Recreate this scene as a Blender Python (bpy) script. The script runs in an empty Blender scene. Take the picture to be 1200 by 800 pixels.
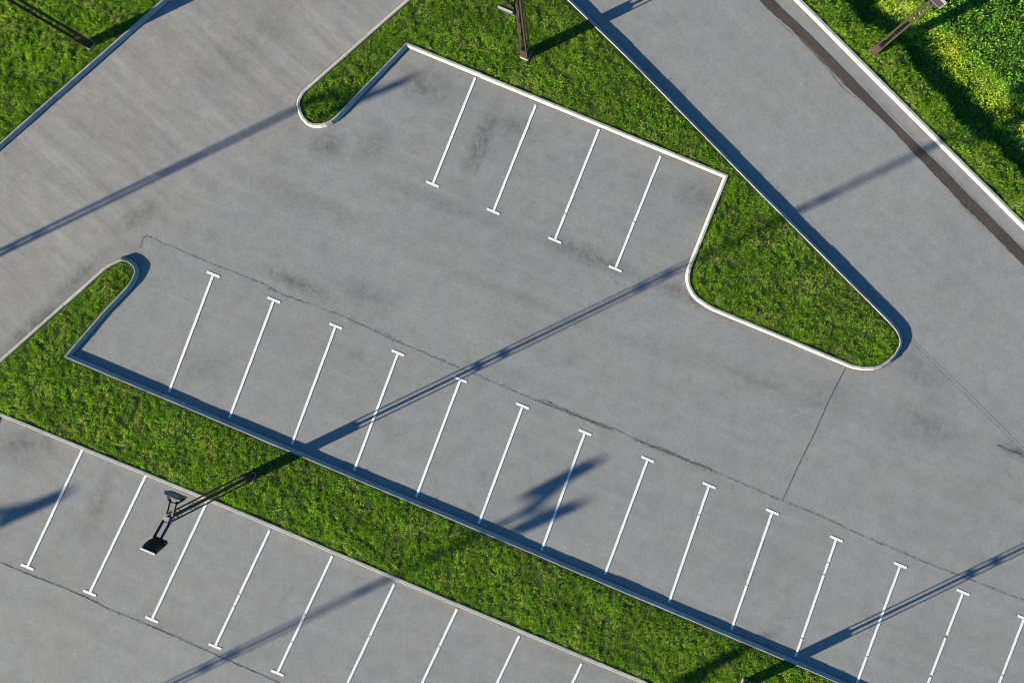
import bpy, math, random
import numpy as np
from mathutils import Vector, Matrix

random.seed(7)
rng = np.random.default_rng(11)
S = bpy.context.scene
COL = S.collection
R = math.radians

# ------------------------------------------------------------------ camera, sky, sun, exposure
CAM_H = 30.0            # metres above the tarmac, looking straight down (the photograph is a crop of a nadir view)
F = 930.0               # focal length in pixels of the 1200 px wide photograph
CX, CY = 652.0, 374.0   # where the plumb line of the camera meets the picture
cam_data = bpy.data.cameras.new('camera')
cam = bpy.data.objects.new('camera', cam_data)
COL.objects.link(cam)
cam.location = (0, 0, CAM_H)
cam_data.sensor_width = 36
cam_data.lens = 36 * F / 1200
cam_data.shift_x = (600 - CX) / 1200
cam_data.shift_y = (CY - 400) / 1200
cam_data.clip_end = 6000
S.camera = cam

SUN_EL = 11.5
SHADOW = Vector((0.9, 0.4355)).normalized()      # the way shadows fall on the ground
world = bpy.data.worlds.new('World')
S.world = world
world.use_nodes = True
wn = world.node_tree
bg = wn.nodes['Background']
sky = wn.nodes.new('ShaderNodeTexSky')
sky.sky_type = 'NISHITA'
sky.sun_disc = False
sky.sun_elevation = R(SUN_EL)
sun_az = math.atan2(-SHADOW.x, -SHADOW.y)         # clockwise from +Y
sky.sun_rotation = sun_az
sky.air_density = 1.0
sky.dust_density = 0.3
sky.ozone_density = 4.0
hs = wn.nodes.new('ShaderNodeHueSaturation')
hs.inputs['Saturation'].default_value = 1.15
wn.links.new(sky.outputs[0], hs.inputs['Color'])
wn.links.new(hs.outputs[0], bg.inputs[0])
bg.inputs[1].default_value = 0.050

sl = bpy.data.lights.new('sun', 'SUN')
sl.energy = 4.6
sl.angle = R(0.45)
sl.color = (0.985, 0.885, 0.675)
sun = bpy.data.objects.new('sun', sl)
COL.objects.link(sun)
sd = Vector((SHADOW.x * math.cos(R(SUN_EL)), SHADOW.y * math.cos(R(SUN_EL)), -math.sin(R(SUN_EL))))
sun.rotation_euler = sd.to_track_quat('-Z', 'Y').to_euler()
sun.location = (-40, -20, 15)

S.view_settings.view_transform = 'Standard'
S.view_settings.look = 'None'
S.view_settings.exposure = 2.11
S.view_settings.gamma = 1
S.cycles.max_bounces = 6
S.cycles.filter_width = 1.0

# ------------------------------------------------------------------ helpers
def W(px, py, z=0.0):
    k = (CAM_H - z) / F
    return Vector(((px - CX) * k, -(py - CY) * k, z))

def W2(p):
    v = W(p[0], p[1])
    return (v.x, v.y)

def tag(o, label=None, cat=None, group=None, kind=None):
    if label: o['label'] = label
    if cat: o['category'] = cat
    if group: o['group'] = group
    if kind: o['kind'] = kind
    return o

def mesh(name, verts, faces, mat=None):
    me = bpy.data.meshes.new(name)
    me.from_pydata([tuple(v) for v in verts], [], faces)
    if mat: me.materials.append(mat)
    me.update()
    return me

def link(name, me, parent=None):
    o = bpy.data.objects.new(name, me)
    COL.objects.link(o)
    if parent: o.parent = parent
    return o

def empty(name, loc, rz=0):
    o = bpy.data.objects.new(name, None)
    COL.objects.link(o)
    o.location = loc
    o.rotation_euler = (0, 0, rz)
    return o

class MB:
    """collects boxes and bars, builds one mesh"""
    def __init__(s): s.v = []; s.f = []
    def hexa(s, p):
        n = len(s.v); s.v += [tuple(q) for q in p]
        s.f += [tuple(n + i for i in q) for q in ((0,3,2,1),(4,5,6,7),(0,1,5,4),(1,2,6,5),(2,3,7,6),(3,0,4,7))]
        return s
    def box(s, x0, y0, z0, x1, y1, z1, M=None):
        p = [Vector(q) for q in ((x0,y0,z0),(x1,y0,z0),(x1,y1,z0),(x0,y1,z0),(x0,y0,z1),(x1,y0,z1),(x1,y1,z1),(x0,y1,z1))]
        if M: p = [M @ q for q in p]
        return s.hexa(p)
    def bar(s, a, b, w, h=None, up=(0, 0, 1)):
        a = Vector(a); b = Vector(b); h = h or w
        d = (b - a).normalized(); u = Vector(up)
        if abs(d.dot(u)) > .95: u = Vector((1, 0, 0))
        r = d.cross(u).normalized(); t = r.cross(d)
        p = []
        for c in (a, b):
            p += [c - r*w/2 - t*h/2, c + r*w/2 - t*h/2, c + r*w/2 + t*h/2, c - r*w/2 + t*h/2]
        return s.hexa(p)
    def build(s, name, mat, parent=None, bevel=0):
        o = link(name, mesh(name, s.v, s.f, mat), parent)
        if bevel:
            m = o.modifiers.new('bevel', 'BEVEL'); m.width = bevel; m.segments = 2; m.limit_method = 'ANGLE'
        return o

# ------------------------------------------------------------------ materials
def new_mat(name):
    m = bpy.data.materials.new(name); m.use_nodes = True
    nt = m.node_tree
    return m, nt, nt.nodes['Principled BSDF']

def N(nt, kind, **kw):
    n = nt.nodes.new(kind)
    for k, v in kw.items():
        if k in n.inputs.keys(): n.inputs[k].default_value = v
        else: setattr(n, k, v)
    return n

def ramp(nt, src, stops):
    r = nt.nodes.new('ShaderNodeValToRGB')
    while len(r.color_ramp.elements) < len(stops): r.color_ramp.elements.new(0.5)
    for e, (p, c) in zip(r.color_ramp.elements, stops):
        e.position = p; e.color = (c, c, c, 1) if not isinstance(c, tuple) else (*c, 1)
    nt.links.new(src, r.inputs[0])
    return r.outputs[0]

def math_(nt, op, a, b=None, c=None):
    m = nt.nodes.new('ShaderNodeMath'); m.operation = op
    for i, v in enumerate((a, b, c)):
        if v is None: continue
        if isinstance(v, (int, float)): m.inputs[i].default_value = v
        else: nt.links.new(v, m.inputs[i])
    return m.outputs[0]

def position(nt, rot=0.0, scale=(1, 1, 1), loc=(0, 0, 0)):
    g = nt.nodes.new('ShaderNodeNewGeometry')
    rm = nt.nodes.new('ShaderNodeMapping'); rm.inputs['Rotation'].default_value = (0, 0, rot)
    rm.inputs['Location'].default_value = loc
    nt.links.new(g.outputs['Position'], rm.inputs[0])
    sm = nt.nodes.new('ShaderNodeVectorMath'); sm.operation = 'MULTIPLY'
    nt.links.new(rm.outputs[0], sm.inputs[0]); sm.inputs[1].default_value = scale
    return sm.outputs[0]

def noise(nt, vec, scale, detail=3, rough=.55, dist=0):
    n = N(nt, 'ShaderNodeTexNoise', Scale=scale, Detail=detail, Roughness=rough, Distortion=dist)
    nt.links.new(vec, n.inputs['Vector'])
    return n.outputs[0]

def mixc(nt, fac, a, b, mode='MIX'):
    m = nt.nodes.new('ShaderNodeMix'); m.data_type = 'RGBA'; m.blend_type = mode
    for i, v in ((0, fac), (6, a), (7, b)):
        if isinstance(v, (int, float)): m.inputs[i].default_value = v
        elif isinstance(v, tuple): m.inputs[i].default_value = (*v, 1)
        else: nt.links.new(v, m.inputs[i])
    return m.outputs[2]

STAINS = [(40,385,75,16,42,.45),(95,325,60,14,42,.3),(160,255,40,14,35,.3),(300,40,40,150,-48,.14),(385,170,30,25,0,.3),(495,100,45,28,-20,.3),(437,170,40,22,60,.22),
          (565,165,16,60,-25,.35),(600,150,35,22,-20,.22),(345,330,60,12,-22,.32),(430,345,45,18,-22,.2),(690,300,90,16,-22,.32),(815,350,80,14,-25,.34),(820,230,35,26,0,.25),
          (740,150,30,14,-22,.22),(1090,500,60,26,-20,.2),(1190,528,30,12,-25,.4),(960,470,60,40,0,.14),(25,520,60,30,0,.3),(115,590,14,60,-20,.22),(1080,440,70,30,-42,.16),
          (240,430,50,30,0,.14),(900,450,60,14,-22,.16),(60,690,70,10,-22,.3),(520,240,120,12,-22,.16),(640,360,200,10,-22,.10),(350,230,120,14,-20,.14),(540,50,30,12,-22,.25)]

def asphalt(name, base, rot, seed=0, streak=.10, blotch=.10, stain=.5, nw=False):
    m, nt, b = new_mat(name)
    L = (seed * 13.7, seed * 7.1, 0)
    p = position(nt, 0, (1, 1, 1), L)
    ps = position(nt, rot, (.13, 1.7, 1), L)
    ps2 = position(nt, rot, (.35, 7.0, 1), L)
    f = ramp(nt, noise(nt, p, .22, 4, .6), [(.3, 1 - blotch), (.7, 1 + blotch)])
    f2 = ramp(nt, noise(nt, ps, 1, 4, .6, .4), [(.3, 1 - streak), (.7, 1 + streak * .6)])
    f3 = ramp(nt, noise(nt, ps2, 1, 3, .6), [(.3, 1 - streak * .4), (.7, 1 + streak * .4)])
    f4 = ramp(nt, noise(nt, p, 9, 5, .75), [(.28, .86), (.72, 1.12)])
    f5 = ramp(nt, noise(nt, p, 24, 3, .8), [(.28, .84), (.72, 1.15)])
    f6 = ramp(nt, noise(nt, p, 1.7, 6, .68), [(.30, .88), (.62, 1.04)])
    # small dark stains, sparse, grouped
    st = math_(nt, 'MULTIPLY', ramp(nt, noise(nt, p, 1.15, 7, .72, .6), [(.56, 0.0), (.72, 1.0)]),
               ramp(nt, noise(nt, position(nt, 0, (1, 1, 1), (31 + seed, 4, 0)), .22, 2), [(.42, 0.0), (.62, 1.0)]))
    st = math_(nt, 'MULTIPLY', st, stain * .42)
    # tiny dark pits and pale aggregate grains
    v = N(nt, 'ShaderNodeTexVoronoi', Scale=9.0); nt.links.new(p, v.inputs['Vector'])
    pit = ramp(nt, v.outputs['Distance'], [(.03, .80), (.13, 1.0)])
    c = None
    val = f
    for q in (f2, f3, f4, f5, f6, pit):
        val = math_(nt, 'MULTIPLY', val, q)
    val = math_(nt, 'MULTIPLY', val, math_(nt, 'SUBTRACT', 1.0, st))
    # warm and cool drift of the binder
    tint = mixc(nt, ramp(nt, noise(nt, p, .5, 3), [(.35, 0.0), (.65, 1.0)]), (base*1.008, base*.998, base*.985), (base*.997, base*1.0, base*1.008))
    cm = nt.nodes.new('ShaderNodeVectorMath'); cm.operation = 'SCALE'
    nt.links.new(tint, cm.inputs[0]); nt.links.new(val, cm.inputs[3])
    out = cm.outputs[0]
    if nw:    # the older, paler surface of the entrance road, crossed by sweeping streaks
        g = nt.nodes.new('ShaderNodeNewGeometry')
        a = Vector(W2((365, 150))); q = Vector(W2((150, 300)))
        d = (q - a).normalized(); nrm = Vector((d.y, -d.x))
        if nrm.dot(Vector(W2((50, 100))) - a) < 0: nrm = -nrm
        dp = nt.nodes.new('ShaderNodeVectorMath'); dp.operation = 'DOT_PRODUCT'
        nt.links.new(g.outputs['Position'], dp.inputs[0]); dp.inputs[1].default_value = (nrm.x, nrm.y, 0)
        dd = math_(nt, 'SUBTRACT', dp.outputs['Value'], nrm.dot(a))
        dd = math_(nt, 'ADD', dd, math_(nt, 'MULTIPLY', noise(nt, p, .5, 3), 2.0))
        mask = ramp(nt, math_(nt, 'MULTIPLY', dd, .35), [(0.0, 0.0), (1.0, 1.0)])
        pw = position(nt, R(43), (.16, 1.9, 1), (5, 5, 0))
        sw = ramp(nt, noise(nt, pw, 1, 4, .6, .3), [(.28, .86), (.70, 1.22)])
        cm2 = nt.nodes.new('ShaderNodeVectorMath'); cm2.operation = 'SCALE'
        nt.links.new(mixc(nt, 1.0, out, (1.022, 1.0, .985), 'MULTIPLY'), cm2.inputs[0]); nt.links.new(sw, cm2.inputs[3])
        out = mixc(nt, mask, out, cm2.outputs[0])
    # worn and oily places, each a soft irregular patch where cars stand or scrape along the kerbs
    if nw:
        grain = ramp(nt, noise(nt, p, 3.2, 7, .75, .5), [(.36, .15), (.58, 1.0)])
        tot = None
        for (px, py, rx, ry, deg, k) in STAINS:
            c0 = W(px, py)
            tn = nt.nodes.new('ShaderNodeVectorMath'); tn.operation = 'SUBTRACT'
            g = nt.nodes.new('ShaderNodeNewGeometry')
            nt.links.new(g.outputs['Position'], tn.inputs[0]); tn.inputs[1].default_value = (c0.x, c0.y, 0)
            mp = nt.nodes.new('ShaderNodeMapping'); mp.inputs['Rotation'].default_value = (0, 0, -R(deg))
            nt.links.new(tn.outputs[0], mp.inputs[0])
            sc = nt.nodes.new('ShaderNodeVectorMath'); sc.operation = 'MULTIPLY'; sc.inputs[1].default_value = (31/rx, 31/ry, 0)
            nt.links.new(mp.outputs[0], sc.inputs[0])
            ln = nt.nodes.new('ShaderNodeVectorMath'); ln.operation = 'LENGTH'; nt.links.new(sc.outputs[0], ln.inputs[0])
            q = math_(nt, 'MULTIPLY', ramp(nt, ln.outputs['Value'], [(.15, 1.0), (1.0, 0.0)]), min(.7, k*1.4))
            tot = q if tot is None else math_(nt, 'MAXIMUM', tot, q)
        fac = math_(nt, 'SUBTRACT', 1.0, math_(nt, 'MULTIPLY', tot, grain))
        cm3 = nt.nodes.new('ShaderNodeVectorMath'); cm3.operation = 'SCALE'
        nt.links.new(out, cm3.inputs[0]); nt.links.new(fac, cm3.inputs[3])
        out = cm3.outputs[0]
    nt.links.new(out, b.inputs['Base Color'])
    b.inputs['Roughness'].default_value = .9
    b.inputs['Specular IOR Level'].default_value = .15
    bp = N(nt, 'ShaderNodeBump', Strength=.12, Distance=.01)
    nt.links.new(math_(nt, 'ADD', noise(nt, p, 45, 3), noise(nt, p, 6, 3)), bp.inputs['Height'])
    nt.links.new(bp.outputs[0], b.inputs['Normal'])
    return m

def plain(name, c, rough=.7, var=.12, scale=6, metal=0, spec=.3, c2=None):
    m, nt, b = new_mat(name)
    p = position(nt)
    f = noise(nt, p, scale, 5, .65)
    c2 = c2 or tuple(x * (1 - 2.2 * var) for x in c)
    col = mixc(nt, ramp(nt, f, [(.3, 0.0), (.7, 1.0)]), c2, c)
    nt.links.new(col, b.inputs['Base Color'])
    b.inputs['Roughness'].default_value = rough
    b.inputs['Metallic'].default_value = metal
    b.inputs['Specular IOR Level'].default_value = spec
    return m

ROW = R(-22.8)          # world heading of the bay rows
M_lot = asphalt('asphalt_lot', .215, -ROW, 1, .065, .055, .55, nw=True)
M_road = asphalt('asphalt_access_road', .222, R(45), 4, .055, .05, .3)
M_lane = asphalt('asphalt_lower_lane', .222, -ROW, 8, .06, .06, .2)
M_crack = plain('crack_dark', (.115, .112, .108), .95, .15, 8, spec=.05)
M_palejoint = plain('pale_joint', (.238, .236, .232), .9, .03, 3, spec=.1)
M_wet = None

def gutter_mat():
    m, nt, b = new_mat('gutter_silt')
    p = position(nt)
    c = mixc(nt, ramp(nt, noise(nt, p, .9, 5, .7), [(.35, 0.0), (.65, 1.0)]), (.042, .038, .035), (.072, .056, .048))
    c = mixc(nt, ramp(nt, noise(nt, p, 9, 4, .7), [(.5, 0.0), (.72, .7)]), c, (.11, .085, .07))
    nt.links.new(c, b.inputs['Base Color'])
    b.inputs['Roughness'].default_value = .75
    b.inputs['Specular IOR Level'].default_value = .2
    return m
M_wet = gutter_mat()

def kerb_mat():
    m, nt, b = new_mat('kerb_concrete')
    p = position(nt)
    oi = nt.nodes.new('ShaderNodeObjectInfo')
    c = mixc(nt, ramp(nt, noise(nt, p, 5, 6, .7), [(.3, 0.0), (.7, 1.0)]), (.24, .233, .222), (.37, .36, .345))
    v = math_(nt, 'ADD', math_(nt, 'MULTIPLY', oi.outputs['Random'], .22), .90)
    cm = nt.nodes.new('ShaderNodeVectorMath'); cm.operation = 'SCALE'
    nt.links.new(c, cm.inputs[0]); nt.links.new(v, cm.inputs[3])
    nt.links.new(mixc(nt, ramp(nt, noise(nt, p, 22, 4, .7), [(.6, 0.0), (.8, .5)]), cm.outputs[0], (.2, .19, .17)), b.inputs['Base Color'])
    b.inputs['Roughness'].default_value = .9
    b.inputs['Specular IOR Level'].default_value = .15
    bp = N(nt, 'ShaderNodeBump', Strength=.25, Distance=.01)
    nt.links.new(noise(nt, p, 18, 5), bp.inputs['Height']); nt.links.new(bp.outputs[0], b.inputs['Normal'])
    return m
M_kerb = kerb_mat()

def paint_mat():
    m, nt, b = new_mat('road_paint')
    p = position(nt)
    oi = nt.nodes.new('ShaderNodeObjectInfo')
    wear = noise(nt, p, 10, 6, .75)
    big = noise(nt, p, .9, 2)
    k = math_(nt, 'ADD', math_(nt, 'ADD', wear, math_(nt, 'MULTIPLY', big, .35)), math_(nt, 'MULTIPLY', oi.outputs['Random'], .04))
    alpha = ramp(nt, k, [(.43, .25), (.55, 1.0)])
    nt.links.new(mixc(nt, ramp(nt, noise(nt, p, 20, 4, .7), [(.35, 0.0), (.6, 1.0)]), (.56, .555, .54), (.74, .735, .72)), b.inputs['Base Color'])
    nt.links.new(alpha, b.inputs['Alpha'])
    b.inputs['Roughness'].default_value = .8
    b.inputs['Specular IOR Level'].default_value = .2
    return m
M_paint = paint_mat()

def soil_mat():
    m, nt, b = new_mat('lawn_soil')
    p = position(nt)
    c = mixc(nt, ramp(nt, noise(nt, p, 9, 5, .7), [(.35, 0.0), (.65, 1.0)]), (.030, .062, .010), (.065, .085, .025))
    c = mixc(nt, ramp(nt, noise(nt, p, 1.5, 4, .7), [(.45, 0.0), (.7, .7)]), c, (.05, .08, .015))
    nt.links.new(c, b.inputs['Base Color'])
    b.inputs['Roughness'].default_value = 1
    b.inputs['Specular IOR Level'].default_value = .05
    bp = N(nt, 'ShaderNodeBump', Strength=.6, Distance=.03)
    nt.links.new(noise(nt, p, 25, 4), bp.inputs['Height']); nt.links.new(bp.outputs[0], b.inputs['Normal'])
    return m
M_soil = soil_mat()

def leaf_mat(name, a, bcol, dry, dry_at=.62, transl=.25):
    m, nt, b = new_mat(name)
    g = nt.nodes.new('ShaderNodeNewGeometry')
    p = position(nt)
    c = mixc(nt, g.outputs['Random Per Island'], a, bcol)
    k = math_(nt, 'ADD', math_(nt, 'MULTIPLY', noise(nt, p, 1.1, 5, .7), .75), math_(nt, 'MULTIPLY', noise(nt, p, 6, 3, .7), .25))
    k = math_(nt, 'ADD', k, math_(nt, 'MULTIPLY', math_(nt, 'SUBTRACT', g.outputs['Random Per Island'], .5), .18))
    c = mixc(nt, ramp(nt, k, [(dry_at - .1, 0.0), (dry_at + .06, .85)]), c, dry)
    dark = ramp(nt, noise(nt, position(nt, 0, (1, 1, 1), (9, 3, 0)), .8, 4, .6), [(.35, .72), (.62, 1.12)])
    wn_ = nt.nodes.new('ShaderNodeTexWhiteNoise'); wn_.noise_dimensions = '1D'
    nt.links.new(g.outputs['Random Per Island'], wn_.inputs['W'])
    dark = math_(nt, 'MULTIPLY', dark, ramp(nt, wn_.outputs['Value'], [(0.0, .55), (1.0, 1.3)]))
    cm = nt.nodes.new('ShaderNodeVectorMath'); cm.operation = 'SCALE'
    nt.links.new(c, cm.inputs[0]); nt.links.new(dark, cm.inputs[3])
    nt.links.new(cm.outputs[0], b.inputs['Base Color'])
    b.inputs['Roughness'].default_value = .7
    b.inputs['Specular IOR Level'].default_value = .12
    out = nt.nodes['Material Output']
    tr = nt.nodes.new('ShaderNodeBsdfTranslucent')
    nt.links.new(mixc(nt, 1.0, cm.outputs[0], (1.1, 1.25, .5), 'MULTIPLY'), tr.inputs[0])
    mx = nt.nodes.new('ShaderNodeMixShader'); mx.inputs[0].default_value = transl
    nt.links.new(b.outputs[0], mx.inputs[1]); nt.links.new(tr.outputs[0], mx.inputs[2])
    nt.links.new(mx.outputs[0], out.inputs[0])
    return m
M_grass = leaf_mat('grass_blades', (.074, .215, .010), (.300, .470, .028), (.56, .50, .22), .625, .48)
M_leaf = leaf_mat('weed_leaves', (.06, .22, .02), (.22, .44, .05), (.36, .46, .06), .64, .35)
M_limelit = leaf_mat('sunlit_lime_leaves', (.42, .62, .03), (.64, .78, .08), (.62, .66, .20), .6, .4)  # leaf green brightened to put the strip's sunlight into the colour
M_yellow = plain('yellow_petals', (.55, .50, .04), .6, .05)
M_steel = plain('brown_painted_steel', (.034, .023, .020), .6, .2, 9, 0, .25)
M_plate = plain('weathered_plate', (.30, .25, .26), .6, .12, 9, 0, .3)
M_black = plain('black_housing', (.018, .017, .018), .5, .1, 9)
M_rimgrey = plain('lamp_rim', (.13, .11, .115), .5, .1, 9)
M_sunedge = plain('sunlit_rim_edge', (.26, .245, .24), .6, .08, 9)  # pale colour stands for sun on the lamp rim's top edge
M_concrete = plain('footing_concrete', (.42, .38, .34), .9, .15, 9)
def glass_mat():
    m, nt, b = new_mat('lamp_glass')
    b.inputs['Base Color'].default_value = (.022, .017, .028, 1)
    b.inputs['Roughness'].default_value = .35
    b.inputs['Specular IOR Level'].default_value = .25
    return m
M_glass = glass_mat()
M_far = plain('far_meadow', (.055, .085, .02), .95, .15, .05, spec=.05)

# ------------------------------------------------------------------ outlines (pixels of the photograph, on the tarmac)
ISL_T = [(478,-2),(353,108),(347,120),(351,138),(363,150),(381,150),(394,144),(478,56.5),(847,208.5),
         (803.5,317),(803,333),(811,349),(830,362.5),(900,391.5),(1002.5,434),(1028,434),(1048,422),(1059,403.5),(1055,388),
         (1044,375),(900,231),(830,160),(750,78),(667,-3),(610,-62),(576,-80),(548,-64)]
ISL_C = [(1400,972),(900,759),(600,632.5),(300,506.5),(85,416),(124,370.5),(157.5,335),(164.5,320),(162,311),(154,303.5),(145,300.5),(127,309),
         (25,399),(-150,553),(-250,700),(-105,742),(-5,485),(287,604),(450,673.5),(755,801),(1400,1071)]
ISL_A = [(-200,351),(0,176),(200,0),(360,-141),(0,-300),(-400,-100)]
KERB_E = [(700,-229),(929,0),(1129,200),(1200,271),(1480,551)]

def area(P):
    return sum(P[i][0]*P[(i+1)%len(P)][1] - P[(i+1)%len(P)][0]*P[i][1] for i in range(len(P))) / 2

def offsets(P, closed, side):
    """per vertex mitre vector to the given side (+1 left)"""
    n = len(P); out = []
    P = [Vector(p) for p in P]
    for i in range(n):
        a = P[(i-1) % n] if (closed or i > 0) else None
        c = P[(i+1) % n] if (closed or i < n-1) else None
        ds = []
        if a is not None: ds.append((P[i]-a).normalized())
        if c is not None: ds.append((c-P[i]).normalized())
        ns = [Vector((-d.y, d.x)) * side for d in ds]
        if len(ns) == 1: out.append(ns[0]); continue
        s = ns[0] + ns[1]
        k = s.length_squared / 2
        out.append(s / max(k, .35))
    return out

def wavy(s, seed):
    return math.sin(s*.55 + seed) * .5 + math.sin(s*1.3 + seed*2.1) * .3 + math.sin(s*2.9 + seed*3.3) * .2

KERB_TOP = .12
def nv_seg(P, i, side):
    d = (P[(i+1) % len(P)]-P[i]).normalized()
    return Vector((-d.y, d.x)) * side

def build_kerb(label, PX, closed, side_pt=None, slope_w=.064, top_w=.088, top=.12, flatseg=(), skip=None, stone=1.0, seed=0):
    P = [Vector(W2(p)) for p in PX]
    if closed: side = 1 if area([(p.x, p.y) for p in P]) > 0 else -1
    else:
        d = P[1]-P[0]; q = Vector(W2(side_pt)) - P[0]
        side = 1 if d.x*q.y - d.y*q.x > 0 else -1
    mit = offsets(P, closed, side)
    wtot = slope_w + top_w
    root = empty('kerb', (P[1].x, P[1].y, 0))
    tag(root, label, 'kerb')
    segs = len(P) if closed else len(P)-1
    run = 0
    for i in range(segs):
        if skip and i in skip: continue
        nr = -nv_seg(P, i, side)
        shade = nr.x*SHADOW.x + nr.y*SHADOW.y > .15
        sw = .028 if i in flatseg else (.105 if shade else slope_w)
        prof = [(0, -.12), (0, .022), (sw*.25, .045), (sw*.85, top-.012), (sw+.014, top), (wtot-.006, top), (wtot, top-.01), (wtot, -.12)]
        a, b = P[i], P[(i+1) % len(P)]
        d = (b-a); L = d.length; d.normalize()
        nv = Vector((-d.y, d.x)) * side
        cnt = max(1, round(L/stone))
        ma, mb = mit[i], mit[(i+1) % len(P)]
        shared = None
        for k in range(cnt):
            t0, t1 = k/cnt, (k+1)/cnt
            A = a.lerp(b, t0); B = a.lerp(b, t1)
            mid = (A+B)/2
            if not (-23.5 < mid.x < 20.5 and -17 < mid.y < 15): continue
            o0 = ma if k == 0 else nv
            o1 = mb if k == cnt-1 else nv
            gap = .004
            custom = (k == 0 or k == cnt-1)
            if custom or shared is None:
                v = []
                for (c, o, s) in ((A - mid, o0, gap), (B - mid, o1, -gap)):
                    for (u, z) in prof:
                        q = c + o*u + d*s
                        v.append((q.dot(d), q.dot(nv), z))      # local frame of the stone
                n = len(prof)
                f = [tuple(range(n)), tuple(reversed(range(n, 2*n)))]
                f += [((j+1) % n, j, n+j, n+(j+1) % n) for j in range(n)]
                me = mesh('kerb_stone', v, f, M_kerb)
                if not custom: shared = me
            else: me = shared
            o = link('kerb_stone', me, root)
            run += (B-A).length
            j = wavy(run, seed) * .006
            o.matrix_parent_inverse = Matrix()
            M = Matrix(((d.x, nv.x, 0, mid.x - P[1].x + nv.x*j), (d.y, nv.y, 0, mid.y - P[1].y + nv.y*j),
                        (0, 0, 1, random.uniform(-.003, .003) + wavy(run*1.7, seed+5)*.006), (0, 0, 0, 1)))
            if side > 0:
                o.location = M.to_translation(); o.rotation_euler = (R(random.uniform(-.4, .4)), R(random.uniform(-.15, .15)), math.atan2(d.y, d.x) + R(random.uniform(-.25, .25)))
            else:
                o.location = M.to_translation(); o.rotation_euler = (R(random.uniform(-.4, .4)), R(random.uniform(-.15, .15)), math.atan2(d.y, d.x) + R(random.uniform(-.25, .25)))
                o.scale = (1, -1, 1)
    inner = [P[i] + mit[i]*(wtot+.004) for i in range(len(P))]
    return [(p.x, p.y) for p in inner], root

def sheet(name, poly, z, mat, kind='structure', label=None):
    from mathutils.geometry import tessellate_polygon
    v = [Vector((p[0], p[1], z)) for p in poly]
    f = [tuple(t) for t in tessellate_polygon([v])]
    me = mesh(name, v, f, mat)
    # normals up
    o = link(name, me)
    import bmesh
    bm = bmesh.new(); bm.from_mesh(me)
    for fc in bm.faces:
        if fc.normal.z < 0: fc.normal_flip()
    bm.to_mesh(me); bm.free()
    tag(o, label, None, None, kind)
    return o

# ------------------------------------------------------------------ ground and paving
far = sheet('ground', [(-2500,-2500),(2500,-2500),(2500,2500),(-2500,2500)], -.75, M_far)
Ein = [W2(p) for p in KERB_E]
e0 = Vector(Ein[0]); ed = (Vector(Ein[-1])-e0).normalized(); en = Vector((-ed.y, ed.x))
if en.x < 0: en = -en
ea = e0 - ed*45 + en*.1; eb = Vector(Ein[-1]) + ed*45 + en*.1
sheet('asphalt', [(-75,-70),(eb.x,-70),(eb.x,eb.y)] + [(Vector(Ein[i])+en*.1)[:] for i in (3,2,1)] + [(ea.x,ea.y),(ea.x,70),(-75,70)], 0, M_lot)
# access road: bounded by the kerbs and the straight paving joint to the lower right
road = [W2(p) for p in ((640,-20),(660,8),(900,243),(1040,380),(1052,392),(1066,398),(1100,432),(1150,481),(1200,530),(1330,660))]
road += [(Vector(W2(p))+en*.1)[:] for p in ((1480,551),(1200,271),(1129,200),(929,0),(780,-149))]
sheet('access_road', road, .004, M_road)
lane_px = [(-260,560),(-120,600),(0,659),(37,674),(100,699),(130,715),(187,737.5),(257,769),(300,787.5),(340,806),(700,960),(700,1300),(-600,1300),(-600,560)]
sheet('driving_lane', [W2(p) for p in lane_px], .004, M_lane)

# ------------------------------------------------------------------ kerbs and lawns
def rounded(P, limit=46):
    out = []; n = len(P)
    for i, p in enumerate(P):
        a, c = P[i-1], P[(i+1) % n]
        la = math.dist(a, p); lc = math.dist(c, p)
        turn = abs(math.degrees(math.atan2((p[0]-a[0])*(c[1]-p[1])-(p[1]-a[1])*(c[0]-p[0]), (p[0]-a[0])*(c[0]-p[0])+(p[1]-a[1])*(c[1]-p[1]))))
        if min(la, lc) < limit and turn > 12:
            k = min(la, lc)*.27
            out += [(p[0]+(a[0]-p[0])*k/la*.9, p[1]+(a[1]-p[1])*k/la*.9), (p[0]+(c[0]-p[0])*k/lc*.9, p[1]+(c[1]-p[1])*k/lc*.9)]
        else: out.append(p)
    return out
ISL_T = rounded(ISL_T)
nC = ISL_C.index((25,399))
ISL_C = rounded(ISL_C[:nC+1])[:] + ISL_C[nC+1:] if False else ISL_C[:6] + rounded(ISL_C[4:14])[2:-2] + ISL_C[12:]
kC = ISL_C.index((-150,553))
gT, _ = build_kerb('pale kerb ring round the wedge shaped grass island above the middle bays', ISL_T, True, seed=1)
gC, _ = build_kerb('long pale kerb around the diagonal grass strip between the two lower rows of bays', ISL_C, True, seed=4, skip=(kC, kC+1, len(ISL_C)-1), flatseg=tuple(range(kC+3, len(ISL_C))))
gA, _ = build_kerb('straight kerb along the lawn in the top left corner', ISL_A, True, seed=9, skip=(3, 4, 5))
gE, _ = build_kerb('bright white kerb beside the dark gutter along the overgrown verge', KERB_E, False, (1200, 0), slope_w=.07, top_w=.11, top=.125, seed=12)
LZ = .092
sheet('lawn_soil', gT, LZ, M_soil)
sheet('lawn_soil', gC, LZ, M_soil)
sheet('lawn_soil', gA, LZ, M_soil)

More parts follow.
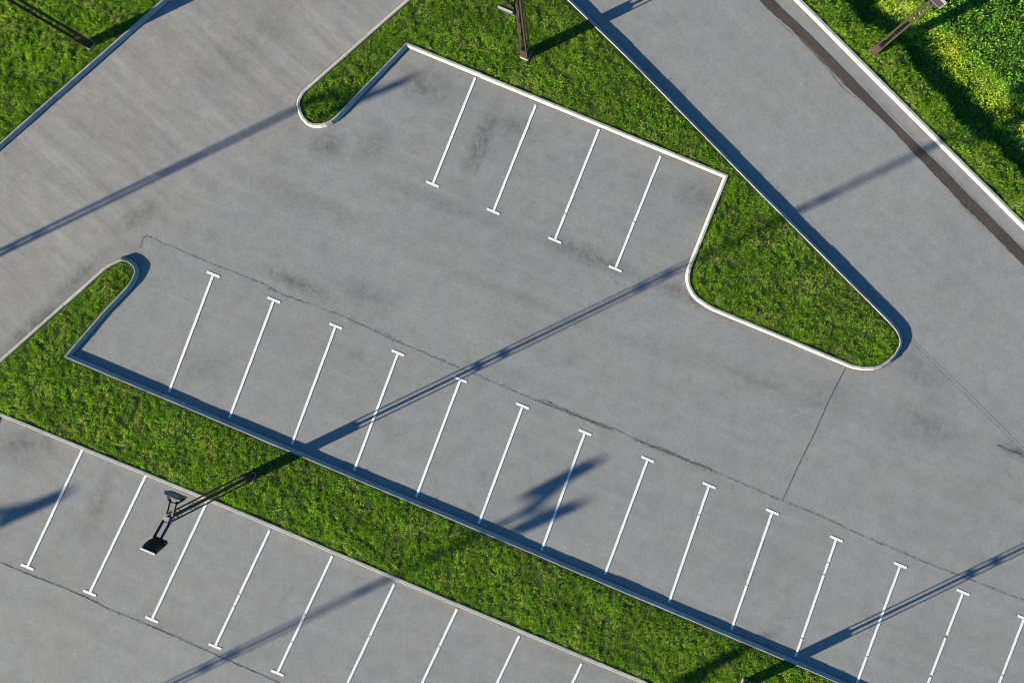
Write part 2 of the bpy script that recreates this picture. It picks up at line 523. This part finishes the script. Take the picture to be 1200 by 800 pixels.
# verge: level strip, then a small bank dropping away from the sun, then rough ground
def vnoise(x, y, seed=0):
    return (np.sin(x*1.7+seed)*np.cos(y*2.3-seed*1.3) + .6*np.sin(x*3.9+y*2.1+seed*2) + .4*np.sin(x*7.7-y*6.1+seed))/2
g0 = Vector(gE[0]); 
def verge_z(s, d):
    s = np.asarray(s, float); d = np.asarray(d, float)
    crest = 1.02 + .16*np.sin(s*.9+1) + .10*np.sin(s*2.3) + .07*np.sin(s*5.1+2)
    t = np.clip((d-crest)/.42, 0, 1); t = t*t*(3-2*t)
    z = LZ + .03*np.clip(d/1.0, 0, 1) - .30*t
    z = z + .025*vnoise(s, d, 2)*np.clip(d/.4, 0, 1)
    z = z + np.clip((d-3.0)/6, 0, 1)*.10 - np.clip((d-12)/40, 0, 1)*.5
    return z
ss = np.concatenate([np.arange(-60, -6, 3.0), np.arange(-6, 40, .2), np.arange(40, 100, 3.0)])
dd_ = np.concatenate([np.array([0.0]), np.arange(.15, 4, .14), np.arange(4, 12, .8), np.arange(12, 90, 6)])
SG, DG = np.meshgrid(ss, dd_, indexing='ij')
ZG = verge_z(SG, DG)
XG = g0.x + ed.x*SG + en.x*DG; YG = g0.y + ed.y*SG + en.y*DG
nv_ = len(dd_)
vf = [(i*nv_+j, i*nv_+j+1, (i+1)*nv_+j+1, (i+1)*nv_+j) for i in range(len(ss)-1) for j in range(nv_-1)]
vo = link('verge_soil', mesh('verge_soil', np.stack([XG.ravel(), YG.ravel(), ZG.ravel()], 1).tolist(), vf, M_soil))
vo['kind'] = 'structure'

# ------------------------------------------------------------------ grass
def inside(P, x, y):
    r = np.zeros(len(x), bool); n = len(P); j = n-1
    for i in range(n):
        xi, yi = P[i]; xj, yj = P[j]
        if yi != yj:
            c = ((yi > y) != (yj > y)) & (x < (xj-xi)*(y-yi)/(yj-yi)+xi)
            r ^= c
        j = i
    return r

VX0, VX1, VY0, VY1 = -22.6, 19.4, -15.4, 13.6        # the frame and a margin round it
def tri_mesh(name, V, F_, mats, label, cat, idx=None):
    me = bpy.data.meshes.new(name)
    me.vertices.add(len(V)); me.vertices.foreach_set('co', V.astype(np.float32).ravel())
    k = F_.shape[1]
    me.loops.add(F_.size); me.loops.foreach_set('vertex_index', F_.astype(np.int32).ravel())
    me.polygons.add(len(F_)); me.polygons.foreach_set('loop_start', np.arange(0, F_.size, k, dtype=np.int32))
    me.polygons.foreach_set('loop_total', np.full(len(F_), k, np.int32))
    for m in mats: me.materials.append(m)
    me.update(calc_edges=True)
    o = link(name, me)
    return tag(o, label, cat, None, 'stuff')

def grow_grass(name, label, poly, zf, clumps_m2=70, blades=25, h=.048, spread=.09, mat=None, box=None, w=.018):
    mat = mat or M_grass
    x0, x1, y0, y1 = box or (max(VX0, min(p[0] for p in poly)), min(VX1, max(p[0] for p in poly)),
                             max(VY0, min(p[1] for p in poly)), min(VY1, max(p[1] for p in poly)))
    n = int((x1-x0)*(y1-y0)*clumps_m2)
    cx = rng.uniform(x0, x1, n); cy = rng.uniform(y0, y1, n)
    m = inside(poly, cx, cy); cx, cy = cx[m], cy[m]; n = len(cx)
    vig = .75 + .55*np.clip(vnoise(cx*1.1, cy*1.1, 3)*.6+.5, 0, 1)      # how lush each clump grows
    vig *= rng.uniform(.65, 1.35, n)
    bx = np.repeat(cx, blades); by = np.repeat(cy, blades); vg = np.repeat(vig, blades)
    N_ = len(bx)
    ang = rng.uniform(0, 2*np.pi, N_); rad = spread*np.sqrt(rng.uniform(0, 1, N_))
    ox = np.cos(ang)*rad; oy = np.sin(ang)*rad
    X = bx+ox; Y = by+oy
    m = inside(poly, X, Y); X, Y, ox, oy, vg = X[m], Y[m], ox[m], oy[m], vg[m]; N_ = len(X)
    Z = zf(X, Y)
    H = h*vg*rng.uniform(.55, 1.25, N_)
    dist = np.full(N_, 9.0)
    for a, b in zip(poly, list(poly[1:])+[poly[0]]):
        ax, ay = a; ex, ey = b[0]-ax, b[1]-ay
        t = np.clip(((X-ax)*ex+(Y-ay)*ey)/(ex*ex+ey*ey+1e-9), 0, 1)
        dist = np.minimum(dist, np.hypot(X-ax-ex*t, Y-ay-ey*t))
    H *= np.clip(.35+dist/.35, 0, 1)
    lean = rng.normal(0, .7, (N_, 2)) + np.stack([ox, oy], 1)/spread*.5
    yaw = rng.uniform(0, np.pi, N_); wx, wy = np.cos(yaw)*w/2, np.sin(yaw)*w/2
    B = np.stack([X, Y, Z], 1)
    wd = np.stack([wx, wy, np.zeros(N_)], 1)
    mid = B + np.stack([lean[:, 0]*H*.35, lean[:, 1]*H*.35, H*.62], 1)
    tip = B + np.stack([lean[:, 0]*H*1.1, lean[:, 1]*H*1.1, H], 1)
    V = np.stack([B-wd, B+wd, mid+wd*.8, mid-wd*.8, tip], 1).reshape(-1, 3)
    i = np.arange(N_)*5
    T = np.stack([np.stack([i, i+1, i+2], 1), np.stack([i, i+2, i+3], 1), np.stack([i+3, i+2, i+4], 1)], 1).reshape(-1, 3)
    return tri_mesh(name, V, T, [mat], label, 'grass'), N_

def grow_leaves(name, label, cat, X, Y, Z, size, mat, flat=.6):
    n = len(X)
    sz = size*rng.uniform(.6, 1.3, n)
    yaw = rng.uniform(0, 2*np.pi, n)
    d = np.stack([np.cos(yaw), np.sin(yaw), rng.normal(0, flat, n)], 1); d /= np.linalg.norm(d, axis=1)[:, None]
    s = np.stack([-np.sin(yaw), np.cos(yaw), rng.normal(0, flat, n)], 1); s /= np.linalg.norm(s, axis=1)[:, None]
    B = np.stack([X, Y, Z], 1)
    L = sz[:, None]
    fold = np.stack([np.zeros(n), np.zeros(n), np.full(n, 1.0)], 1)*L*.12
    V = np.stack([B-d*L*.5, B+s*L*.3+fold, B+d*L*.55, B-s*L*.3+fold], 1).reshape(-1, 3)
    i = np.arange(n)*4
    T = np.stack([np.stack([i, i+1, i+2], 1), np.stack([i, i+2, i+3], 1)], 1).reshape(-1, 3)
    return tri_mesh(name, V, T, [mat], label, cat)

flat = lambda x, y: np.full(len(x), LZ-.005)
total = 0
_, n1 = grow_grass('lawn_grass', 'short uneven grass filling the wedge island above the middle bays', gT, flat)
_, n2 = grow_grass('lawn_grass', 'short mown grass along the diagonal strip between the lower bay rows', gC, flat)
_, n3 = grow_grass('lawn_grass', 'deep green grass in the top left corner lawn', gA, flat, h=.058)

def verge_xy(X, Y):
    rx = X-g0.x; ry = Y-g0.y
    return rx*ed.x+ry*ed.y, rx*en.x+ry*en.y
def vz(X, Y):
    s, d = verge_xy(X, Y); return verge_z(s, d)-.005
def band(d0, d1):
    a = g0 + ed*-4; b = g0 + ed*40
    return [(a+en*d0)[:], (b+en*d0)[:], (b+en*d1)[:], (a+en*d1)[:]]
_, n4 = grow_grass('verge_grass', 'rough grass on the level verge behind the white kerb', band(.0, 3.4), vz, h=.075, spread=.1, clumps_m2=55)
print('blades', n1, n2, n3, n4)

# broad leaved weeds beyond the bank
def scatter(d0, d1, per_m2, clump=.1, per=14, hz=(.02, .22), seed=0):
    s0, s1 = -4, 34
    n = int((s1-s0)*(d1-d0)*per_m2/per)
    s = rng.uniform(s0, s1, n); d = rng.uniform(d0, d1, n)
    keep = rng.uniform(0, 1, n) < np.clip(.75+.6*vnoise(s*1.3, d*1.9, seed), .12, 1)
    s, d = s[keep], d[keep]
    top = rng.uniform(.4, 1, len(s))
    s = np.repeat(s, per)+rng.normal(0, clump, len(s)*per); d = np.repeat(d, per)+rng.normal(0, clump, len(d)*per)
    top = np.repeat(top, per)
    X = g0.x+ed.x*s+en.x*d; Y = g0.y+ed.y*s+en.y*d
    m = (X > VX0) & (X < VX1) & (Y > VY0) & (Y < VY1) & (d > .1)
    X, Y, s, d, top = X[m], Y[m], s[m], d[m], top[m]
    Z = verge_z(s, d) + hz[0] + (hz[1]-hz[0])*top*rng.uniform(.2, 1, len(s))
    return X, Y, Z
grow_leaves('weed_leaves', 'dense broad leaved weeds beyond the shaded bank in the top right corner', 'weeds', *scatter(3.0, 14, 1100, .09, 14, (.02, .22)), .066, M_leaf, .55)
grow_leaves('bank_weeds', 'scattered low weeds on the bank behind the white kerb', 'weeds', *scatter(.3, 3.0, 170, .08, 12, (.02, .10), 4), .06, M_leaf, .5)
grow_leaves('sunlit_lime_plants', 'lime green plants with sunlight painted into their colour, in the strip between the shaded bank and dark weeds', 'weeds', *scatter(2.0, 3.4, 1300, .08, 12, (.02, .13), 7), .055, M_limelit, .6)
# yellow flowers in loose drifts
fx, fy = [], []
for (px, py, r, n) in ((1114, 56, 15, 190), (1118, 64, 7, 90), (1066, 5, 13, 110), (1134, 16, 5, 14), (1128, 42, 16, 50), (1180, 45, 18, 25), (1150, 90, 20, 30)):
    a = rng.normal(0, 1, (n, 2))*r*.55
    for q in a:
        v = W(px+q[0], py+q[1]); fx.append(v.x); fy.append(v.y)
fx, fy = np.array(fx), np.array(fy)
fs, fd = verge_xy(fx, fy)
m = fd > .2; fx, fy, fs, fd = fx[m], fy[m], fs[m], fd[m]
grow_leaves('yellow_flowers', 'loose drift of small yellow flowers among the weeds in the top right', 'flowers', fx, fy, verge_z(fs, fd)+rng.uniform(.10, .24, len(fx)), .036, M_yellow, .4)
# a few low broad leaves in the lawns too
def lawn_weeds(poly, label, n, seed):
    x = rng.uniform(max(VX0, min(p[0] for p in poly)), min(VX1, max(p[0] for p in poly)), n)
    y = rng.uniform(max(VY0, min(p[1] for p in poly)), min(VY1, max(p[1] for p in poly)), n)
    k = inside(poly, x, y) & (vnoise(x*.9, y*.9, seed) > .1)
    x, y = x[k], y[k]
    x = np.repeat(x, 9)+rng.normal(0, .05, len(x)*9); y = np.repeat(y, 9)+rng.normal(0, .05, len(y)*9)
    k = inside(poly, x, y); x, y = x[k], y[k]
    grow_leaves('lawn_weeds', label, 'weeds', x, y, LZ+rng.uniform(.02, .07, len(x)), .045, M_leaf, .45)
lawn_weeds(gC, 'small broad weeds growing in the diagonal grass strip', 9000, 1)
lawn_weeds(gT, 'small broad weeds growing in the wedge shaped island', 5000, 5)

# ------------------------------------------------------------------ bay lines
def ribbon_mesh(name, pts, w, z, mat):
    """flat ribbon along a polyline with a width per point"""
    P = [Vector(p) for p in pts]
    v, f = [], []
    for i, p in enumerate(P):
        a = P[max(0, i-1)]; b = P[min(len(P)-1, i+1)]
        d = (b-a).normalized(); n = Vector((-d.y, d.x))
        ww = w[i] if hasattr(w, '__len__') else w
        v += [(p.x+n.x*ww/2, p.y+n.y*ww/2, z), (p.x-n.x*ww/2, p.y-n.y*ww/2, z)]
        if i: k = 2*i; f.append((k-2, k-1, k+1, k))
    return mesh(name, v, f, mat)

def strip(v, f, a, b, w, z, h=.004):
    """a thin slab of paint with slightly uneven edges"""
    d = (b-a); L = d.length; d.normalize(); n = Vector((-d.y, d.x))
    k = max(2, int(L/.18)); base = len(v)
    for i in range(k+1):
        p = a + d*L*i/k
        wl = w/2 + random.uniform(-.005, .004); wr = w/2 + random.uniform(-.005, .004)
        v += [(p.x+n.x*wl, p.y+n.y*wl, z), (p.x-n.x*wr, p.y-n.y*wr, z)]
        if i: q = base+2*i; f.append((q-2, q-1, q+1, q))

def bay_line(label, head, tail, gaps=(), row='', bar=True):
    hd, tl = Vector(W2(head)), Vector(W2(tail))
    z = .009
    c = (hd+tl)/2
    root = empty('bay_line', (c.x, c.y, 0))
    tag(root, label, 'parking line', row)
    d = (tl-hd); L = d.length; d.normalize()
    v, f = [], []
    cuts = [(.0, .0)] + [(g-.0035, g+.0035) if not isinstance(g, tuple) else g for g in gaps] + [(1.0, 1.0)]
    cuts.sort()
    for (a, b) in zip(cuts[:-1], cuts[1:]):
        s = .055 if a[1] == 0 and bar else a[1]*L
        strip(v, f, hd+d*s-c, hd+d*(b[0]*L)-c, .096, z)
    link('stripe', mesh('stripe', v, f, M_paint), root)
    if bar:
        e = Vector((math.cos(ROW), math.sin(ROW)))
        v, f = [], []
        strip(v, f, hd-e*.26-c, hd+e*.26-c, .096, z)
        link('crossbar', mesh('crossbar', v, f, M_paint), root)

ordn = ['first', 'second', 'third', 'fourth', 'fifth', 'sixth', 'seventh', 'eighth', 'ninth', 'tenth', 'eleventh', 'twelfth', 'thirteenth', 'fourteenth', 'fifteenth']
top = [((507,216),(557,91),()),((578,248),(628,123),()),((650,281.5),(702,151.5),(.24,)),((721,315),(774,183),(.42,))]
for i, (h, t, g) in enumerate(top):
    bay_line(f'{ordn[i]} white bay line from the left in the upper row of four', h, t, g, 'T ended bay lines of the upper row')
heads = [(250,321.5),(321,351.5),(393.5,382),(466.5,413.5),(539.5,444.5),(612.5,475.5),(685.5,506.5),(759,538),(831,568.5),(905,599.5),(980,631),(1055,662),(1128.5,693.5),(1200,724)]
tails = [(198,459),(269,489),(342,520),(415,551),(487.5,582),(561,613),(634.5,644.5),(709,672.5),(784,705),(857,737),(932,769),(1004,800),(1075,832),(1147,862)]
gm = {8: (.25,), 9: (.62,), 10: (.2,.3,.84), 11: (.77,), 12: ((.36,.385),(.70,.715)), 13: (.48,)}
for i, (h, t) in enumerate(zip(heads, tails)):
    bay_line(f'{ordn[i]} white bay line from the left in the long middle row', h, t, gm.get(i, ()), 'T ended bay lines of the middle row')
lt = [(97,526),(171,557),(242.5,588),(316,621),(389.5,651),(462,684),(535.5,713),(608.5,744.5),(681.5,777),(754,808)]
lh = [(32,664),(105,694.5),(178,725.5),(252,757),(325,788),(398,819.5),(471,850),(544,881),(617,912),(690,943)]
gl = {3: (.35,.45), 4: (.27,.5), 5: (.55,), 6: (.68,)}
for i, (h, t) in enumerate(zip(lh, lt)):
    bay_line(f'{ordn[i]} white bay line from the left in the lower row below the grass strip', h, t, gl.get(i, ()), 'T ended bay lines of the lower row')

# ------------------------------------------------------------------ joints, cracks and the gutter
def crack(px, width=(.012, .03), step=.06, jag=.022, z=.0085, name='crack', mat=None, breaks=0.0):
    P = [Vector(W2(p)) for p in px]
    v, f = [], []
    pts, ws = [], []
    off = 0
    for a, b in zip(P[:-1], P[1:]):
        L = (b-a).length; d = (b-a).normalized(); n = Vector((-d.y, d.x))
        k = max(1, int(L/step))
        for i in range(k):
            off = off*.8 + random.uniform(-jag, jag)*.6
            pts.append(a + d*L*i/k + n*off)
            ws.append(random.uniform(*width) * (0.15 if random.random() < breaks else 1))
    pts.append(P[-1]); ws.append(width[0])
    o = link(name, ribbon_mesh(name, pts, ws, z, mat or M_crack))
    o['kind'] = 'structure'
    return o

def crumbs(px, n, r, name='crumbled_edge'):
    """small dark pits along a joint, one mesh"""
    P = [Vector(W2(p)) for p in px]
    seg = [(a, b) for a, b in zip(P[:-1], P[1:])]
    v, f = [], []
    wts = [(b-a).length for a, b in seg]
    for _ in range(n):
        a, b = random.choices(seg, wts)[0]
        t = random.random()
        c = a.lerp(b, t) + Vector((random.gauss(0, r), random.gauss(0, r)))
        s = random.uniform(.010, .028); k = len(v); ph = random.random()*6
        for q in range(5):
            rr = s*random.uniform(.5, 1)
            v.append((c.x+math.cos(ph+q*1.257)*rr, c.y+math.sin(ph+q*1.257)*rr*.7, .0078))
        f.append(tuple(range(k, k+5)))
    o = link(name, mesh(name, v, f, M_crack)); tag(o, None, None, None, 'stuff')
    o['label'] = 'small dark pits crumbled out of the paving joint'
    return o

J1 = [(170,276),(205,291),(245,308),(304,331),(330,345),(400,370),(465,400),(537,431),(600,457),(660,483),(720,502),(745,516),(780,530),(825,547),(862,563),(900,580),(950,600),(1010,627),(1075,655),(1137,679),(1200,703),(1300,745)]
crack([(163,291),(167,281),(172,276)], (.01, .02))
crack(J1, (.008, .024), breaks=.15)
crack([(640,470),(665,483),(690,494),(716,503)], (.01, .03), jag=.03, breaks=.2)
crack([(748,517),(772,524),(800,537),(828,547)], (.01, .03), jag=.03, breaks=.2)
crumbs([(310,335),(340,350)], 50, .06); crumbs([(410,374),(470,400)], 50, .03)
crumbs([(630,468),(720,505)], 260, .05); crumbs([(745,515),(835,552)], 280, .05); crumbs([(450,395),(600,455)], 90, .03)
crumbs([(350,333),(400,350)], 40, .2); crumbs(J1[15:], 120, .04); crumbs([(780,310),(880,360)], 60, .12); crumbs([(660,300),(720,330),(790,350)], 70, .15)
crack([(990,432),(969,473),(957,501),(941,533),(930,557),(917,585)], (.014, .024), jag=.008)
crack([(1066,399),(1100,432),(1150,481),(1200,530),(1320,650)], (.006, .016), jag=.008, breaks=.3)
crack([(1068,398),(1102.5,431),(1152.5,480),(1202,529),(1322,649)], (.04, .07), jag=.008, z=.0075, name='paving_joint', mat=M_palejoint)
crack(lane_px[2:11], (.010, .024), jag=.012, breaks=.2)
crumbs(lane_px[2:9], 120, .05)
crack([(560,140),(572,160),(566,180),(556,205)], (.005, .012), jag=.04, breaks=.4)
crack([(1168,521),(1182,528),(1194,531),(1204,537)], (.008, .03), jag=.02)

def kerb_silt():
    """thin drifts of pale dirt lying against the foot of the kerbs, and grit swept there"""
    m = plain('silt', (.20, .175, .135), .95, .12, 9, spec=.05)
    gv, gf = [], []
    for PX, dens in ((ISL_T, 1), (ISL_C, .8), (ISL_A, .8), (KERB_E, .7)):
        P = [Vector(W2(p)) for p in PX]; cl = PX is not KERB_E
        if cl: side = 1 if area([(p.x, p.y) for p in P]) > 0 else -1
        else: side = -1 if (P[1]-P[0]).cross(en) < 0 else 1
        v, f = [], []; run = 0
        for i in range(len(P) if cl else len(P)-1):
            a, b = P[i], P[(i+1) % len(P)]
            L = (b-a).length; d = (b-a).normalized(); nrm = Vector((-d.y, d.x))*-side
            n = max(1, int(L/.12)); first = True
            for k in range(n+1):
                c = a+d*L*k/n; run += .12
                if not (-23 < c.x < 20 and -16 < c.y < 14): first = True; continue
                w = max(.004, .03+.03*wavy(run*1.7, 3.1)+random.uniform(-.008, .012))
                v += [(c.x-nrm.x*.004, c.y-nrm.y*.004, .0065), (c.x+nrm.x*w, c.y+nrm.y*w, .0065)]
                if not first: q = len(v)-4; f.append((q, q+1, q+3, q+2))
                first = False
                for _ in range(2 if random.random() < .35*dens else 0):
                    g = c+nrm*abs(random.gauss(0, .12))+d*random.uniform(-.06, .06); sz = random.uniform(.006, .016); q = len(gv)
                    for t in range(3): gv.append((g.x+math.cos(t*2.09)*sz, g.y+math.sin(t*2.09)*sz, .006))
                    gv.append((g.x, g.y, .006+sz)); gf += [(q, q+1, q+3), (q+1, q+2, q+3), (q+2, q, q+3)]
        o = link('silt_drift', mesh('silt_drift', v, f, m)); o['kind'] = 'structure'
    o = link('grit', mesh('grit', gv, gf, plain('grit_stone', (.16, .14, .11), .9, .2, 30)))
    tag(o, 'fine grit and crumbs swept against the kerbs', None, None, 'stuff')
kerb_silt()

def gutter():
    Lp = [(780,-108),(882,-8),(900,12),(925,33),(957,66),(990,100),(1040,147),(1090,200),(1125,237),(1160,271),(1200,312),(1300,414)]
    Rp = [(800,-108),(899,-8),(918,12),(945,37),(976,68),(1007,100),(1055,150),(1107,200),(1138,232),(1168,262),(1200,294),(1300,394)]
    def dense(P):
        out = []
        for a, b in zip(P[:-1], P[1:]):
            for i in range(22):
                t = i/22
                out.append(Vector(W2((a[0]+(b[0]-a[0])*t, a[1]+(b[1]-a[1])*t))))
        return out
    A, B = dense(Lp), dense(Rp)
    v, f = [], []
    o1 = 0; o2 = 0
    for i, (a, b) in enumerate(zip(A, B)):
        n = (b-a).normalized()
        o1 = o1*.5+random.uniform(-.022, .022); o2 = o2*.4+random.uniform(-.008, .008)
        a = a+n*o1; b = b+n*o2
        v += [(a.x, a.y, .0085), (b.x, b.y, .0085)]
        if i: k = 2*i; f.append((k-2, k, k+1, k-1))
    o = link('gutter_strip', mesh('gutter_strip', v, f, M_wet)); o['kind'] = 'structure'
gutter()
crack([(908,22),(935,45),(965,76),(990,106),(1010,122)], (.008, .022), breaks=.3, z=.0095)
crack([(1122,238),(1140,256),(1160,276)], (.010, .022), jag=.006, z=.0095, name='pale_edge', mat=M_palejoint)
crack([(1172,288),(1184,297)], (.010, .018), jag=.006, z=.0095, name='pale_edge', mat=M_palejoint)
crack([(940,46),(965,72),(990,99)], (.006, .014), jag=.006, z=.0100, name='pale_edge', mat=M_palejoint)
crack([(1012,100),(1040,130),(1058,148),(1110,200),(1140,231),(1170,261),(1200,291)], (.006, .016), jag=.008, z=.0105, breaks=.3)

# ------------------------------------------------------------------ floodlight poles
POLE_H = 6.0
def build_pole(label, px, flood_dir, floods=(1, -1), group='lattice floodlight poles', POLE_H=6.0):
    base = W(px[0], px[1], LZ)
    fd_ = Vector(flood_dir).normalized()
    rz = math.atan2(fd_.y, fd_.x) - math.pi/2          # local +Y points to the first floodlight
    root = empty('light_pole', (base.x, base.y, base.z), rz)
    tag(root, label, 'light pole', group)
    hb, ht = .135, .110
    MB().box(-.17, -.17, -.15, .17, .17, .05).build('footing', M_concrete, root, .01)
    half = lambda z: hb + (ht-hb)*z/POLE_H
    for sx in (-1, 1):
        for sy in (-1, 1):
            m = MB()
            for (wx, wy) in ((.055, .012), (.012, .055)):       # an angle section, two legs
                p = []
                for z in (.05, POLE_H):
                    h = half(z)
                    x0, x1 = sx*h, sx*(h-wx); y0, y1 = sy*h, sy*(h-wy)
                    q = [(x0, y0, z), (x1, y0, z), (x1, y1, z), (x0, y1, z)]
                    if sx*sy < 0: q = q[::-1]
                    p += q
                m.hexa(p)
            m.build('upright', M_steel, root)
    # solid casing at the foot
    m = MB(); z0, z1 = .05, .80
    p = []
    for z in (z0, z1):
        h = half(z)+.004; p += [(-h, -h, z), (h, -h, z), (h, h, z), (-h, h, z)]
    m.hexa(p); m.build('casing', M_steel, root)
    for zc in (1.95, 3.35, 4.70, 5.85):
        for dz in (-.11, .11):
            m = MB(); z = zc+dz; h = half(z)-.006; t = .05
            m.box(-h+.01, -h-.004, z-t/2, h-.01, -h+.006, z+t/2); m.box(-h+.01, h-.006, z-t/2, h-.01, h+.004, z+t/2)
            m.box(-h-.004, -h+.01, z-t/2, -h+.006, h-.01, z+t/2); m.box(h-.006, -h+.01, z-t/2, h+.004, h-.01, z+t/2)
            m.build('batten', M_steel, root)
    MB().box(-.135, -.135, POLE_H, .135, .135, POLE_H+.025).build('top_plate', M_plate, root, .004)
    MB().box(-.07, -.07, POLE_H+.025, .07, .07, POLE_H+.11).build('junction_box', M_plate, root, .006)
    th = R(75)
    for sgn in floods:
        for ax in (-.10, .10):
            MB().bar((ax, sgn*.10, POLE_H+.03), (ax, sgn*.60, POLE_H+.22), .045, .11).build('arm', M_steel, root)
        # floodlight: back normal leans towards the pole, glass faces outwards and down
        c = Vector((0, sgn*.76, POLE_H+.17))
        nrm = Vector((0, -sgn*math.sin(th), math.cos(th)))          # back face normal
        up = Vector((0, sgn*math.cos(th), math.sin(th)))
        Mx = Matrix((Vector((1, 0, 0)), up, nrm)).transposed().to_4x4(); Mx.translation = c
        fl = MB()
        a = [(-.23, -.26, -.045), (.23, -.26, -.045), (.23, .34, -.045), (-.23, .34, -.045), (-.22, -.25, .045), (.22, -.25, .045), (.22, .33, .045), (-.22, .33, .045)]
        fl.hexa([Mx @ Vector(q) for q in a])
        f_o = fl.build('floodlight', M_black, root, .01)
        r = MB()
        for (x0, y0, x1, y1) in ((-.24, -.28, .24, -.242), (-.24, .322, .24, .36), (-.24, -.242, -.20, .322), (.20, -.242, .24, .322)):
            r.box(x0, y0, -.068, x1, y1, -.042, Mx)
        r.build('rim', M_rimgrey, f_o)
        MB().box(-.199, -.241, -.060, .199, .321, -.0455, Mx).build('glass', M_glass, f_o)
        MB().box(-.23, .362, -.075, .23, .385, -.01, Mx).build('sunlit_edge', M_sunedge, f_o)  # pale strip added along the rim's top edge to paint the sunlight there
        k = MB()
        for j in range(5):
            x = -.12+.06*j; k.box(x-.006, -.2, .0455, x+.006, .27, .062, Mx)
        k.build('cooling_fin', M_black, f_o)
        y = MB()
        for ax in (-.26, .26):
            y.bar(Mx @ Vector((ax, -.02, 0)), (ax*.46, sgn*.56, POLE_H+.205), .055, .03)
        y.bar((-.12, sgn*.56, POLE_H+.205), (.12, sgn*.56, POLE_H+.205), .035, .02)
        y.build('yoke', M_steel, f_o)
    return root

FD = (-.39, -.92)
build_pole('dark lattice light pole with two floodlights leaning over the lower row of bays', (294, 557.5), FD, POLE_H=6.35)
build_pole('dark lattice pole on the top left lawn leaning out of frame', (105, 52), (-.66, -.75))
build_pole('brown lattice pole standing near the top edge of the wedge island', (616, 65), FD)
build_pole('sunlit brown lattice pole on the verge behind the white kerb', (1024, 60.5), (-.7, -.7))
build_pole('lattice pole at the bottom edge in the diagonal grass strip', (873, 801), FD)
OUT = 'floodlight poles outside the frame whose shadows cross the tarmac'
build_pole('floodlight pole beyond the left edge throwing the long shadow past the island tips', (-447, 511), (.66, -.75), (1,), OUT)
build_pole('floodlight pole beyond the lower left corner throwing the forked shadow', (-218, 1004), FD, (1, -1), OUT)
build_pole('floodlight pole beyond the bottom edge throwing the shadow over the grass strip', (-27, 1214), FD, (1, -1), OUT)
build_pole('floodlight pole beyond the left edge throwing the short shadow in the lower left bay', (-858, 1010), (SHADOW.x*.766+SHADOW.y*.643, SHADOW.y*.766-SHADOW.x*.643), (1,), OUT)
